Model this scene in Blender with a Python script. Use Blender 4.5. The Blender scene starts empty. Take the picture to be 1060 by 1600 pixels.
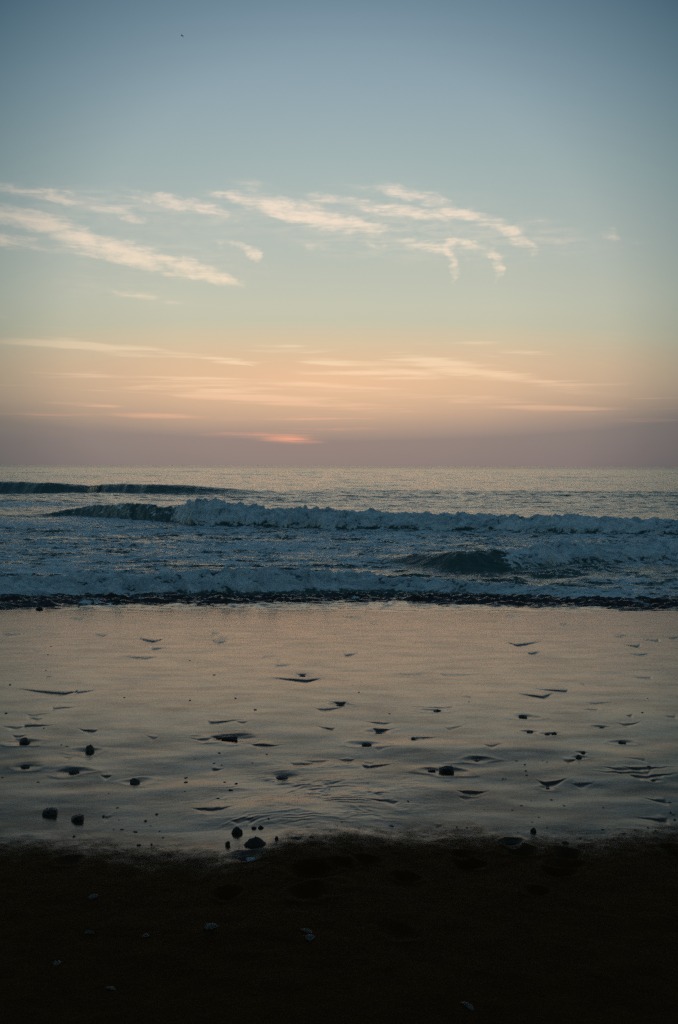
import bpy, bmesh, math, random
import numpy as np
from mathutils import Vector, Matrix, Euler

R = math.radians
S = bpy.context.scene
C = S.collection

# ------------------------------------------------------------------ camera
CAM_Z = 2.2
FOC = 1556.0                       # 35 mm lens on a 24 x 36 mm frame held upright, in 1/1600ths of the frame height
PITCH = math.atan(72.0 / FOC)
ROLL = R(0.2)
cam_d = bpy.data.cameras.new("camera")
cam_d.sensor_fit = 'VERTICAL'
cam_d.sensor_height = 36.0
cam_d.lens = 36.0 * FOC / 1600.0
cam_d.clip_start = 0.05
cam_d.clip_end = 60000
cam = bpy.data.objects.new("camera", cam_d)
C.objects.link(cam)
cam.matrix_world = (Matrix.Translation((0, 0, CAM_Z)) @ Matrix.Rotation(R(90) - PITCH, 4, 'X')
                    @ Matrix.Rotation(ROLL, 4, 'Z'))
S.camera = cam
CAMR = np.array(cam.matrix_world.to_3x3())

S.view_settings.view_transform = 'Standard'
S.view_settings.look = 'None'
S.view_settings.exposure = 0.0
S.view_settings.gamma = 1.0
S.view_settings.use_curve_mapping = False


S.cycles.use_denoising = False      # keeps the photograph's grain
S.cycles.use_adaptive_sampling = True
S.cycles.adaptive_threshold = 0.04
S.cycles.adaptive_min_samples = 20


def ray(px, py):
    """viewing direction measured from the photograph"""
    v = CAMR @ np.array([(px - 530.0) / FOC, (800.0 - py) / FOC, -1.0])
    return v / np.linalg.norm(v)


def azel(px, py):
    d = ray(px, py)
    return math.atan2(d[0], d[1]), math.asin(d[2])


def lin(r, g, b):
    f = lambda c: (c / 255.0 / 12.92) if c <= 10 else ((c / 255.0 + 0.055) / 1.055) ** 2.4
    return (f(r), f(g), f(b), 1.0)


# ------------------------------------------------------------------ node helper
class NT:
    def __init__(s, tree):
        s.t = tree
        s.n = tree.nodes
        s.l = tree.links

    def node(s, kind, **kw):
        n = s.n.new(kind)
        for k, v in kw.items():
            setattr(n, k, v)
        return n

    def put(s, sock, v):
        if v is None:
            return
        if hasattr(v, 'links') or isinstance(v, bpy.types.NodeSocket):
            s.l.new(v, sock)
        else:
            sock.default_value = v

    def math(s, op, a, b=None, c=None, clamp=False):
        n = s.node('ShaderNodeMath', operation=op, use_clamp=clamp)
        s.put(n.inputs[0], a)
        s.put(n.inputs[1], b)
        s.put(n.inputs[2], c)
        return n.outputs[0]

    def vmath(s, op, a, b=None):
        n = s.node('ShaderNodeVectorMath', operation=op)
        s.put(n.inputs[0], a)
        s.put(n.inputs[1], b)
        return n.outputs[0]

    def combine(s, x, y, z=0.0):
        n = s.node('ShaderNodeCombineXYZ')
        s.put(n.inputs[0], x); s.put(n.inputs[1], y); s.put(n.inputs[2], z)
        return n.outputs[0]

    def noise(s, vec, scale, detail=4.0, rough=0.5, dist=0.0, lac=2.0):
        n = s.node('ShaderNodeTexNoise')
        s.put(n.inputs['Vector'], vec)
        n.inputs['Scale'].default_value = scale
        n.inputs['Detail'].default_value = detail
        n.inputs['Roughness'].default_value = rough
        n.inputs['Distortion'].default_value = dist
        n.inputs['Lacunarity'].default_value = lac
        return n

    def mapping(s, vec, loc=(0, 0, 0), rot=(0, 0, 0), scale=(1, 1, 1), kind='POINT'):
        n = s.node('ShaderNodeMapping', vector_type=kind)
        s.put(n.inputs['Vector'], vec)
        n.inputs['Location'].default_value = loc
        n.inputs['Rotation'].default_value = rot
        n.inputs['Scale'].default_value = scale
        return n.outputs[0]

    def ramp(s, fac, stops, interp='LINEAR'):
        n = s.node('ShaderNodeValToRGB')
        n.color_ramp.interpolation = interp
        e = n.color_ramp.elements
        while len(e) > 1:
            e.remove(e[-1])
        e[0].position = stops[0][0]; e[0].color = stops[0][1]
        for p, c in stops[1:]:
            k = e.new(p); k.color = c
        s.put(n.inputs[0], fac)
        return n.outputs[0]

    def maprange(s, v, a, b, c=0.0, d=1.0, kind='SMOOTHSTEP'):
        n = s.node('ShaderNodeMapRange', interpolation_type=kind)
        s.put(n.inputs[0], v)
        s.put(n.inputs[1], a); s.put(n.inputs[2], b); s.put(n.inputs[3], c); s.put(n.inputs[4], d)
        return n.outputs[0]

    def mix(s, f, a, b, blend='MIX'):
        n = s.node('ShaderNodeMix', data_type='RGBA', blend_type=blend)
        s.put(n.inputs[0], f)
        s.put(n.inputs[6], a)
        s.put(n.inputs[7], b)
        return n.outputs[2]

    def mixf(s, f, a, b):
        n = s.node('ShaderNodeMix', data_type='FLOAT')
        s.put(n.inputs[0], f); s.put(n.inputs[2], a); s.put(n.inputs[3], b)
        return n.outputs[0]


# ------------------------------------------------------------------ sky (world)
SUN_AZ, SUN_EL = azel(462, 684)

W = bpy.data.worlds.new("World")
S.world = W
W.use_nodes = True
W.node_tree.nodes.clear()
w = NT(W.node_tree)
out = w.node('ShaderNodeOutputWorld')
bg = w.node('ShaderNodeBackground')
bg.inputs['Strength'].default_value = 0.1
w.l.new(bg.outputs[0], out.inputs[0])

sky = w.node('ShaderNodeTexSky', sky_type='NISHITA', sun_disc=False)
sky.sun_elevation = SUN_EL
sky.sun_rotation = SUN_AZ
sky.altitude = 0
sky.air_density = 1.0
sky.dust_density = 2.0
sky.ozone_density = 2.0

tc = w.node('ShaderNodeTexCoord')
dirv = w.vmath('NORMALIZE', tc.outputs['Generated'])
sep = w.node('ShaderNodeSeparateXYZ')
w.l.new(dirv, sep.inputs[0])
az = w.math('ARCTAN2', sep.outputs[0], sep.outputs[1])
el = w.math('ARCSINE', sep.outputs[2])
AE = w.combine(az, el)                              # sky chart: azimuth, elevation in radians

# clear-sky colour by elevation (degrees)
eld = w.math('MULTIPLY', el, 180 / math.pi)
# soft undulation of the cloud bank's top edge
wob = w.noise(w.mapping(AE, scale=(2.0, 14.0, 1)), 2.0, 3.0, 0.55)
wobv = w.math('MULTIPLY', w.math('SUBTRACT', wob.outputs[0], 0.5), 1.5)
tilt = w.math('MULTIPLY', az, -2.0)
low = w.maprange(eld, 6.0, 1.0)
eldw = w.math('ADD', eld, w.math('MULTIPLY', w.math('ADD', wobv, tilt), low))
g = lambda deg: max(0.0, (deg + 1.0) / 40.0)
STOPS = [(-1, (136, 122, 120)), (0.0, (141, 127, 123)), (1.2, (143, 130, 125)), (2.2, (147, 134, 128)),
         (3.0, (162, 145, 132)), (4.0, (178, 160, 141)), (5.4, (192, 177, 152)), (7.0, (197, 192, 166)),
         (9.0, (194, 195, 176)), (12.0, (181, 189, 180)), (16.0, (166, 182, 180)), (20, (151, 172, 180)),
         (25, (129, 154, 170)), (32, (108, 136, 158)), (39, (90, 118, 148))]
base = w.ramp(w.math('DIVIDE', w.math('ADD', eldw, 1.0), 40.0), [(g(a), lin(*c)) for a, c in STOPS])

# warm glow round the set sun, behind the bank
def blob(px, py, hl, hw, rot=0.0):
    a, e = azel(px, py)
    v = w.mapping(AE, loc=(a, e, 0), rot=(0, 0, R(rot)), scale=(hl / FOC, hw / FOC, 1), kind='TEXTURE')
    gr = w.node('ShaderNodeTexGradient', gradient_type='SPHERICAL')
    w.l.new(v, gr.inputs[0])
    return gr.outputs['Fac']

glow = w.math('POWER', blob(520, 596, 720, 92), .9)
base = w.mix(w.math('MULTIPLY', glow, 0.85), base, lin(238, 193, 153))

# ---- clouds, one short brush of vapour each: chart x, y, half length, half width, tilt (deg, + falls to the right), strength
HIGH = [
    (40, 300, 95, 13, 4, .8), (95, 308, 60, 12, 8, .75), (165, 322, 60, 12, 18, .45), (205, 330, 34, 14, 30, .6),
    (240, 310, 50, 12, 10, .75), (290, 320, 60, 16, 8, .8), (330, 330, 34, 14, 15, .65),
    (375, 308, 60, 10, 4, .8), (425, 318, 66, 20, 12, 1.15), (480, 334, 68, 22, 12, 1.2), (535, 350, 66, 15, 9, 1.15),
    (590, 358, 40, 9, 5, .95),
    (10, 336, 62, 15, 7, 1.15), (70, 352, 75, 19, 12, 1.2), (130, 372, 75, 19, 16, 1.15), (185, 390, 60, 16, 14, .9),
    (150, 396, 90, 11, 10, .6), (235, 395, 50, 13, 14, .7), (225, 412, 75, 14, 12, 1.05), (290, 414, 50, 12, 14, .95), (320, 425, 60, 13, 18, 1.15),
    (352, 438, 30, 7, 8, .9), (8, 376, 42, 13, 8, 1.0), (60, 386, 50, 9, 14, .4),
    (505, 308, 50, 9, 8, .5), (545, 316, 60, 11, 8, .7), (600, 326, 62, 13, 8, .85), (650, 336, 55, 13, 10, .7),
    (618, 296, 34, 10, 22, .65), (655, 310, 44, 11, 12, .7), (688, 318, 24, 11, 20, .6),
    (700, 334, 60, 10, 3, .85), (750, 342, 56, 11, 12, .9), (790, 358, 34, 11, 30, .85), (810, 376, 22, 9, 62, .8),
    (826, 384, 26, 10, 60, .75), (650, 382, 30, 11, 12, .85), (685, 388, 34, 11, 8, .9), (706, 402, 40, 9, 84, 1.1),
    (724, 380, 34, 8, 12, .7), (757, 392, 32, 10, 22, .8), (774, 410, 30, 8, 84, .85), (727, 398, 20, 6, 85, .35),
    (340, 380, 14, 10, 30, .65), (375, 384, 30, 9, 20, .7), (402, 402, 24, 8, 42, .7), (575, 384, 20, 7, 14, .6), (600, 384, 8, 6, 0, .5),
    (495, 386, 24, 12, 10, .45), (958, 368, 20, 12, 30, .55), (1000, 376, 30, 7, 4, .35), (840, 345, 34, 12, 18, .35), (870, 378, 34, 12, 14, .35),
    (175, 455, 40, 8, 8, .55), (240, 466, 80, 10, 8, .45), (560, 290, 60, 12, 6, .3), (400, 286, 50, 10, 4, .35), (10, 492, 16, 10, 10, .35),
]
LOW = [
    (20, 535, 70, 8, 3, 1.0), (90, 537, 70, 9, 5, .85), (150, 543, 90, 8, 8, .7), (230, 546, 110, 6, 3, .9), (150, 549, 90, 10, 5, .5),
    (170, 518, 160, 4, 1, .4), (455, 545, 75, 7, 1, .8), (460, 539, 20, 3, 0, .7), (360, 564, 42, 6, 4, .8), (372, 568, 10, 6, 30, .6), (520, 568, 60, 9, 4, 1.0),
    (330, 560, 90, 3, 2, .5), (620, 578, 110, 12, 4, 1.0), (680, 565, 70, 12, 8, 1.1), (760, 582, 90, 14, 8, 1.0), (850, 596, 90, 12, 9, .65),
    (560, 585, 110, 9, 2, .9), (200, 590, 160, 8, 1, .6), (140, 585, 50, 5, 1, .4), (330, 610, 130, 14, 3, .8), (430, 600, 140, 12, 2, .8),
    (380, 622, 120, 10, 5, .85), (490, 630, 110, 10, 4, .95), (90, 606, 150, 3, 2, .85), (200, 607, 60, 3, 1, .6), (168, 635, 26, 4, 2, .9), (120, 630, 80, 4, 3, .5),
    (500, 650, 90, 6, 1, .8), (470, 655, 60, 4, 1, .5), (100, 647, 180, 7, 0, .7), (300, 652, 140, 6, 2, .5),
    (640, 618, 150, 12, 3, .7), (640, 640, 140, 8, 1, .5), (830, 633, 120, 8, 3, .8), (930, 640, 150, 9, 1, .6), (950, 615, 130, 9, 3, .6), (980, 600, 120, 7, 2, .45),
    (345, 676, 120, 8, 3, .55), (455, 684, 70, 9, 0, .7), (470, 692, 40, 4, 0, .4), (470, 668, 120, 6, 1, .5),
    (665, 537, 40, 5, 3, .5), (735, 538, 40, 5, 1, .5), (820, 551, 44, 4, 3, .7), (945, 542, 36, 4, 0, .6), (760, 556, 24, 4, 5, .4),
    (1000, 517, 90, 5, 0, .3), (50, 572, 140, 5, 1, .3), (1040, 654, 90, 6, 0, .4), (30, 625, 100, 6, 0, .4),
]

# the brushes are read through a warped chart, so that they fray and bend
wn = w.noise(w.mapping(AE, scale=(26, 44, 1)), 1.0, 7.0, 0.66)
warp = w.vmath('MULTIPLY', w.vmath('SUBTRACT', wn.outputs['Color'], (0.5, 0.5, 0.5)), (0.040, 0.018, 0.0))
AEw = w.vmath('ADD', AE, warp)
wn2 = w.noise(w.mapping(AE, scale=(5, 60, 1)), 1.0, 4.0, 0.6)
warp2 = w.vmath('MULTIPLY', w.vmath('SUBTRACT', wn2.outputs['Color'], (0.5, 0.5, 0.5)), (0.10, 0.006, 0.0))
AEl = w.vmath('ADD', AE, warp2)


def cloud_sum(strokes, vec):
    acc = None
    for px, py, hl, hw, rot, st in strokes:
        a, e = azel(px, py)
        v = w.mapping(vec, loc=(a, e, 0), rot=(0, 0, R(-rot)), scale=(hl * 1.3 / FOC, hw * 1.1 / FOC, 1), kind='TEXTURE')
        gr = w.node('ShaderNodeTexGradient', gradient_type='SPHERICAL')
        w.l.new(v, gr.inputs[0])
        if acc is None:
            acc = w.math('MULTIPLY', gr.outputs['Fac'], st)
        else:
            acc = w.math('MULTIPLY_ADD', gr.outputs['Fac'], st, acc)
    return acc


hs = cloud_sum(HIGH, AEw)
ls = cloud_sum(LOW, AEl)
VEIL = [(120, 372, 190, 52, 14, .9), (250, 330, 150, 34, 8, .7), (480, 345, 200, 48, 9, .9), (700, 350, 190, 60, 14, .9), (330, 400, 120, 40, 14, .6),
        (880, 372, 120, 30, 8, .6), (180, 458, 130, 26, 6, .7), (100, 310, 130, 26, 6, .7), (600, 400, 150, 30, 4, .4), (80, 545, 240, 26, 2, .6), (700, 560, 260, 26, 4, .5)]
vs = cloud_sum(VEIL, AEw)
# fibres: drawn-out noise, tilted like the cirrus
fib = w.noise(w.mapping(AE, rot=(0, 0, R(16)), scale=(22, 150, 1)), 1.0, 8.0, 0.68, 0.5).outputs[0]
fib2 = w.noise(w.mapping(AE, rot=(0, 0, R(-35)), scale=(60, 90, 1)), 1.0, 6.0, 0.6, 0.4).outputs[0]
fibm = w.math('ADD', w.math('MULTIPLY', fib, 0.72), w.math('MULTIPLY', fib2, 0.28))
hsat = w.math('DIVIDE', hs, w.math('ADD', w.math('MULTIPLY', hs, 0.55), 1.0))
wisp = w.maprange(fibm, 0.34, 0.64, 0.0, 1.0)
ha = w.maprange(w.math('ADD', w.math('MULTIPLY', hsat, 1.25), w.math('MULTIPLY', w.math('SUBTRACT', fibm, 0.50), 3.0)), 0.0, 1.35, 0.0, 1.0, 'SMOOTHSTEP')
ha = w.math('MULTIPLY', ha, w.maprange(hs, 0.0, 0.5))
ha = w.math('MULTIPLY', ha, w.mixf(wisp, 0.55, 1.0))
ha = w.math('MAXIMUM', ha, w.math('MULTIPLY', w.maprange(hs, 0.0, 1.3), 0.30))
veil = w.math('MULTIPLY', w.maprange(vs, 0.0, 1.2), w.math('MULTIPLY', w.maprange(fibm, .38, .62), .34))
ha = w.math('SUBTRACT', 1.0, w.math('MULTIPLY', w.math('SUBTRACT', 1.0, ha), w.math('SUBTRACT', 1.0, veil)))
lfib = w.noise(w.mapping(AE, rot=(0, 0, R(2)), scale=(7, 200, 1)), 1.0, 8.0, 0.66, 0.35).outputs[0]
la = w.maprange(w.math('ADD', w.math('MULTIPLY', ls, .8), w.math('MULTIPLY', w.math('SUBTRACT', lfib, 0.54), 3.2)), 0.0, 0.9, 0.0, 1.0)
la = w.math('MULTIPLY', la, w.maprange(ls, 0.0, 0.25))

high_col = w.ramp(w.math('DIVIDE', w.math('ADD', eld, 1.0), 40.0),
                  [(g(7), lin(226, 210, 180)), (g(12), lin(248, 226, 201)), (g(16), lin(242, 222, 204))])
low_col = w.ramp(w.math('DIVIDE', w.math('ADD', eld, 1.0), 40.0),
                 [(g(0.8), lin(206, 154, 134)), (g(1.8), lin(222, 160, 136)), (g(3), lin(226, 180, 149)), (g(5), lin(248, 213, 177)),
                  (g(7.5), lin(230, 213, 179))])
# low clouds far from the sun's bearing glow less
azs = w.math('ABSOLUTE', w.math('SUBTRACT', az, SUN_AZ))
lowdim = w.maprange(azs, 0.05, 0.36, 1.0, 0.66)
col = w.mix(w.math('MULTIPLY', ha, 0.9), base, high_col)
col = w.mix(w.math('MULTIPLY', w.math('MULTIPLY', la, 0.85), lowdim), col, low_col)
spark = w.math('MULTIPLY', w.math('POWER', blob(462, 686, 58, 9), 1.2), w.maprange(lfib, .3, .6))
col = w.mix(w.math('MULTIPLY', spark, 0.85), col, lin(253, 172, 138))

# sky dimmed towards frame corners; unseen zenith raised to light foam, rear kept dark
ca, ce = azel(530, 530)
cdir = Vector((math.sin(ca) * math.cos(ce), math.cos(ca) * math.cos(ce), math.sin(ce)))
dn = w.node('ShaderNodeVectorMath', operation='DOT_PRODUCT')
w.l.new(dirv, dn.inputs[0]); dn.inputs[1].default_value = cdir
ang = w.math('MULTIPLY', w.math('ARCCOSINE', w.math('MINIMUM', dn.outputs['Value'], 1.0)), 180 / math.pi)
dim = w.ramp(w.math('DIVIDE', ang, 180.0, clamp=True),
             [(0, (1.03, 1.03, 1.03, 1)), (9 / 180, (1.02, 1.02, 1.02, 1)), (15 / 180, (.90, .92, .94, 1)), (20 / 180, (.55, .63, .68, 1)), (24.5 / 180, (.24, .35, .41, 1)),
              (29 / 180, (.17, .28, .32, 1)), (45 / 180, (.40, .52, .55, 1)), (85 / 180, (.64, .84, .84, 1)), (130 / 180, (.24, .37, .41, 1)), (1.0, (.16, .23, .27, 1))])
col = w.mix(1.0, col, dim, 'MULTIPLY')
scaled = w.vmath('MULTIPLY', col, (10.0, 10.0, 10.0))
nish = w.vmath('MULTIPLY', sky.outputs[0], (1.0, 1.0, 1.0))
w.l.new(w.mix(0.02, scaled, nish), bg.inputs['Color'])
W.cycles.sampling_method = 'MANUAL'
W.cycles.sample_map_resolution = 512

# ------------------------------------------------------------------ sun, veiled by the cloud bank
sd = bpy.data.lights.new("sun", 'SUN')
sd.energy = 0.01
sd.angle = R(45)
sd.color = (1.0, 0.62, 0.42)
so = bpy.data.objects.new("sun", sd)
C.objects.link(so)
so.location = (0, 0, 30)
so.rotation_euler = Vector((math.sin(SUN_AZ) * math.cos(SUN_EL), math.cos(SUN_AZ) * math.cos(SUN_EL), math.sin(SUN_EL + R(2)))).to_track_quat('Z', 'Y').to_euler()

# ------------------------------------------------------------------ numpy noise
def perlin(x, y, seed=0):
    rng = np.random.RandomState(seed)
    perm = rng.permutation(256).astype(np.int32)
    perm = np.concatenate([perm, perm])
    ga = rng.rand(256) * 2 * np.pi
    gx, gy = np.cos(ga).astype(np.float32), np.sin(ga).astype(np.float32)
    xi = np.floor(x).astype(np.int64); yi = np.floor(y).astype(np.int64)
    xf = (x - xi).astype(np.float32); yf = (y - yi).astype(np.float32)
    xi &= 255; yi &= 255
    u = xf * xf * xf * (xf * (xf * 6 - 15) + 10)
    v = yf * yf * yf * (yf * (yf * 6 - 15) + 10)

    def gr(ix, iy, dx, dy):
        h = perm[perm[ix & 255] + (iy & 255)]
        return gx[h] * dx + gy[h] * dy
    a = gr(xi, yi, xf, yf); b = gr(xi + 1, yi, xf - 1, yf)
    c = gr(xi, yi + 1, xf, yf - 1); d = gr(xi + 1, yi + 1, xf - 1, yf - 1)
    return ((a + u * (b - a)) * (1 - v) + (c + u * (d - c)) * v) * 1.5


def fbm(x, y, seed=0, octv=4, gain=0.5):
    r = np.zeros_like(x, dtype=np.float32); a = 1.0; n = 0.0
    for o in range(octv):
        r += a * perlin(x * 2 ** o + 13.7 * o, y * 2 ** o - 7.3 * o, seed + o)
        n += a; a *= gain
    return r / n


def billow(x, y, seed=0, octv=4, gain=0.55):
    r = np.zeros_like(x, dtype=np.float32); a = 1.0; n_ = 0.0
    for o in range(octv):
        r += a * np.abs(perlin(x * 2 ** o + 13.7 * o, y * 2 ** o - 7.3 * o, seed + o))
        n_ += a; a *= gain
    return r / n_


def sstep(a, b, x):
    t = np.clip((x - a) / (b - a), 0, 1)
    return t * t * (3 - 2 * t)


# ------------------------------------------------------------------ beach surface
Z0, SL = 0.862, math.tan(R(3.0))


def plane(y):
    y = np.asarray(y, dtype=np.float64)
    z = Z0 - SL * y
    u = np.clip(7.6 - y, 0, 3.0)               # the beach flattens towards the berm
    return z - .0048 * u * u - .0288 * np.clip(4.6 - y, 0, 99) + np.clip(4.3 - y, 0, 99) * 0.035


def hit(px, py, water=False):
    """point on the beach (or the still sea) seen at this place in the photograph"""
    d = ray(px, py)
    if water:
        t = -CAM_Z / d[2]
        return float(d[0] * t), float(d[1] * t)
    t = (Z0 - CAM_Z) / (d[2] + SL * d[1])
    for _ in range(12):
        t = (plane(d[1] * t) - CAM_Z) / d[2]
    return float(d[0] * t), float(d[1] * t)


# V-shaped backwash scours: x, y, half width, arm length (frame units), depth in m, skew
SCOURS = [
    (240, 1003, 26, 5, .020, 0), (238, 1015, 15, 3, .012, 0), (160, 994, 17, 4, .012, -2), (343, 1005, 16, 4, .014, -3), (352, 998, 12, 2, .008, 2),
    (330, 991, 10, 2, .01, 0), (228, 1029, 34, 3, .010, -4), (100, 1085, 55, 5, .014, -6), (480, 1065, 42, 4, .018, -1), (474, 1055, 12, 2, .01, 0), (541, 1025, 13, 4, .014, 0),
    (808, 1009, 32, 6, .018, -2), (830, 1022, 15, 4, .014, -2), (850, 1090, 30, 5, .014, 0), (886, 1081, 26, 3, .012, -1), (997, 1011, 18, 4, .015, 0),
    (1002, 1024, 22, 3, .010, -3), (965, 995, 20, 3, .010, 3), (328, 1131, 26, 4, .010, -1), (507, 1110, 22, 3, .010, 1), (534, 1100, 16, 3, .012, 2),
    (520, 1141, 14, 4, .010, 2), (432, 1041, 16, 3, .008, -4), (405, 1167, 24, 3, .010, -2), (10, 993, 26, 3, .010, -3), (125, 968, 18, 3, .014, -2),
    (120, 1083, 20, 4, .010, -2), (880, 977, 14, 3, .012, 0), (800, 964, 22, 3, .012, 0), (560, 966, 24, 3, .012, 0), (588, 975, 8, 2, .01, 0), (700, 1056, 40, 2, .006, 0),
    (1015, 1060, 18, 2, .007, 0), (590, 1142, 18, 3, .010, 0), (545, 1190, 14, 3, .008, 0), (40, 1136, 22, 2, .010, 0), (145, 1144, 16, 3, .010, -1),
    (648, 1155, 22, 3, .008, 0), (1000, 1218, 34, 4, .010, 2), (1010, 1211, 40, 3, .008, 1), (650, 1055, 30, 2, .005, 0), (1030, 1002, 18, 3, .012, 4), (1050, 998, 18, 3, .012, 3),
    (60, 982, 14, 2, .008, 0), (930, 1100, 24, 2, .005, 0), (700, 1107, 34, 2, .006, 0), (855, 1227, 22, 6, .014, -1), 
    (500, 1192, 18, 2, .006, 0), (572, 1201, 24, 5, .010, 1), (735, 1240, 22, 3, .012, 0),  (330, 1272, 30, 4, .009, 1), 
     (975, 1205, 50, 3, .007, 0),
]
# stones and the like: x, y of the foot, width, height, seed, shape, name, label, category
BLK, RND, MND = 'block', 'round', 'mound'
STONES = [
    (39, 1160, 20, 11, 1, RND, 'stone', 'rounded dark stone near the left edge, standing alone on smooth pale wet sand', 'stone'),
    (139, 1174, 17, 15, 2, RND, 'stone', 'upright dark stone, nearly round, with thin dark scour lines on both sides', 'stone'),
    (37, 1198, 18, 8, 3, RND, 'stone', 'small flat dark stone near the left edge, below the rounded one', 'stone'),
    (115, 1206, 19, 8, 4, RND, 'stone', 'flat oval dark stone on the left wet sand with a curved blue scour trailing left', 'stone'),
    (210, 1221, 17, 12, 5, RND, 'stone', 'squat dark stone standing alone in a blue hollow, right of the oval one', 'stone'),
    (78, 1273, 27, 14, 6, BLK, 'stone', 'broad dark brown stone, left and larger of two at the bottom left', 'stone'),
    (120, 1282, 23, 13, 7, BLK, 'stone', 'dark brown stone just right of the broadest left stone, the smaller one', 'stone'),
    (359, 1154, 27, 11, 8, BLK, 'stone', 'rectangular black stone with a flat top and square right end, left of centre', 'stone'),
    (342, 1153, 9, 4, 9, RND, 'stone', 'tiny stone touching the left end of the rectangular black stone', 'stone'),
    (441, 1215, 20, 8, 10, RND, 'stone', 'glistening bluish stone ringed by a shallow bright-rimmed pool', 'stone'),
    (573, 1164, 18, 7, 11, RND, 'stone', 'low oval dark stone just right of centre, in front of a smaller flat one', 'stone'),
    (591, 1143, 15, 4, 12, MND, 'stone', 'thin flat dark stone behind the low oval one right of centre', 'stone'),
    (646, 1155, 8, 6, 13, RND, 'stone', 'little pointed stone with a bright orange band of wet sand before it', 'stone'),
    (684, 1110, 15, 5, 14, MND, 'stone', 'small wedge-shaped dark stone alone in the pale sand right of centre', 'stone'),
    (698, 1205, 24, 14, 15, BLK, 'stone', 'large angular black stone with a slanting top, right one of a touching pair', 'stone'),
    (675, 1204, 14, 6, 16, BLK, 'stone', 'small low block stone just left of the large angular black stone', 'stone'),
    (745, 1187, 16, 4, 17, MND, 'stone', 'flat dark stone sunk in a blue scour, up and right of the angular pair', 'stone'),
    (532, 1101, 14, 5, 18, MND, 'stone', 'small dark stone at centre with scour arms reaching left, well above the oval stones', 'stone'),
    (474, 1056, 12, 4, 19, MND, 'stone', 'small dark stone just above the wide shallow V scour near the centre', 'stone'),
    (818, 1120, 16, 6, 20, RND, 'stone', 'oval dark stone on the right with a grey streak on its left', 'stone'),
    (829, 1144, 11, 4, 21, RND, 'stone', 'leftmost of three tiny dark stones in a row on the right', 'stone'),
    (855, 1148, 10, 4, 22, MND, 'stone', 'middle of three tiny dark stones in a row on the right, the flattest', 'stone'),
    (867, 1147, 9, 5, 23, RND, 'stone', 'rightmost of three tiny dark stones in a row on the right', 'stone'),
    (941, 1136, 12, 3, 24, MND, 'stone', 'very flat dark stone farthest up the sand on the right side', 'stone'),
    (905, 1184, 10, 7, 25, RND, 'stone', 'lower of two small stones touching in a shallow hollow at right', 'stone'),
    (912, 1177, 8, 5, 26, RND, 'stone', 'upper smaller one of two stones touching in a shallow hollow at right', 'stone'),
    (973, 1160, 14, 6, 27, RND, 'stone', 'dark stone near the right edge with a warm sandy glint beneath it', 'stone'),
    (1022, 1221, 10, 4, 28, MND, 'stone', 'tiny flat stone at the end of a long scour close to the right edge', 'stone'),
    (856, 1230, 9, 4, 29, RND, 'stone', 'tiny stone in the point of a blue V-shaped hollow at lower right', 'stone'),
    (370, 1311, 21, 15, 31, MND, 'rock', 'peaked brown lump behind the biggest lump at the edge of the dark sand', 'rock'),
    (398, 1333, 42, 22, 32, MND, 'rock', 'biggest brown lump, wide with a ragged top, at the edge of the dark sand', 'rock'),
    (356, 1329, 9, 9, 33, RND, 'rock', 'small round lump left of the biggest lump beside foam lines', 'rock'),
    (397, 1304, 9, 5, 34, RND, 'rock', 'left of two little dark lumps behind the biggest lump', 'rock'),
    (408, 1304, 10, 6, 35, RND, 'rock', 'right of two little dark lumps behind the biggest lump', 'rock'),
    (432, 1326, 7, 7, 36, RND, 'rock', 'small dark nub standing just right of the biggest lump', 'rock'),
    (385, 1349, 34, 9, 37, MND, 'rock', 'low dark lump in front of the biggest lump with a white shell against it', 'rock'),
    (463, 1325, 20, 6, 38, MND, 'rock', 'flat dark lump in the dim sand right of the small nub', 'rock'),
    (800, 1313, 26, 8, 39, MND, 'rock', 'leftmost low lump at the edge of the dark sand on the right', 'rock'),
    (834, 1301, 10, 8, 40, RND, 'rock', 'small dark nub at the wet edge right of the low lump', 'rock'),
    (885, 1316, 14, 6, 41, MND, 'rock', 'rightmost low lump at the wet edge, dark and crusted', 'rock'),
    (61, 953, 16, 6, 42, MND, 'rock', 'dark lump at the water edge on the far left', 'rock'),
    (162, 945, 9, 4, 43, RND, 'rock', 'small dark lump at the foot of the shore foam, left side', 'rock'),
]
# hollows trodden in the dark upper sand: x, y, half width, half length (frame units), depth m
HOLLOWS = [(490, 1372, 42, 14, .05), (535, 1360, 26, 9, .035), (570, 1352, 20, 7, .03), (630, 1374, 20, 8, .035), (730, 1350, 26, 8, .04), (722, 1336, 20, 6, .025),
           (355, 1405, 26, 10, .03), (485, 1408, 34, 11, .04), (812, 1330, 32, 10, .05), (800, 1316, 18, 6, .03), (885, 1333, 26, 9, .045), (872, 1365, 24, 8, .035),
           (880, 1352, 30, 7, .03), (840, 1395, 20, 7, .02), (390, 1348, 30, 8, .02), (620, 1465, 30, 12, .02), (1050, 1330, 20, 10, .03), (110, 1345, 20, 8, .02)]
# small washed pits round the stones are added from the stone list
rnd = random.Random(7)


def to_m(px, py, wpx, lpx):
    x, y = hit(px, py)
    x2, _ = hit(px + wpx, py)
    _, y2 = hit(px, py - lpx)
    return x, y, abs(x2 - x), abs(y2 - y)


EDGE = [(-800, 1330), (0, 1319), (100, 1320), (200, 1331), (300, 1340), (360, 1352), (400, 1344), (450, 1324), (550, 1313), (650, 1306), (750, 1304), (810, 1318), (900, 1313), (1060, 1302), (1800, 1300)]
_e = [hit(a, b) for a, b in EDGE]
EX = np.array([p[0] for p in _e]); EY = np.array([p[1] for p in _e])

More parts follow.
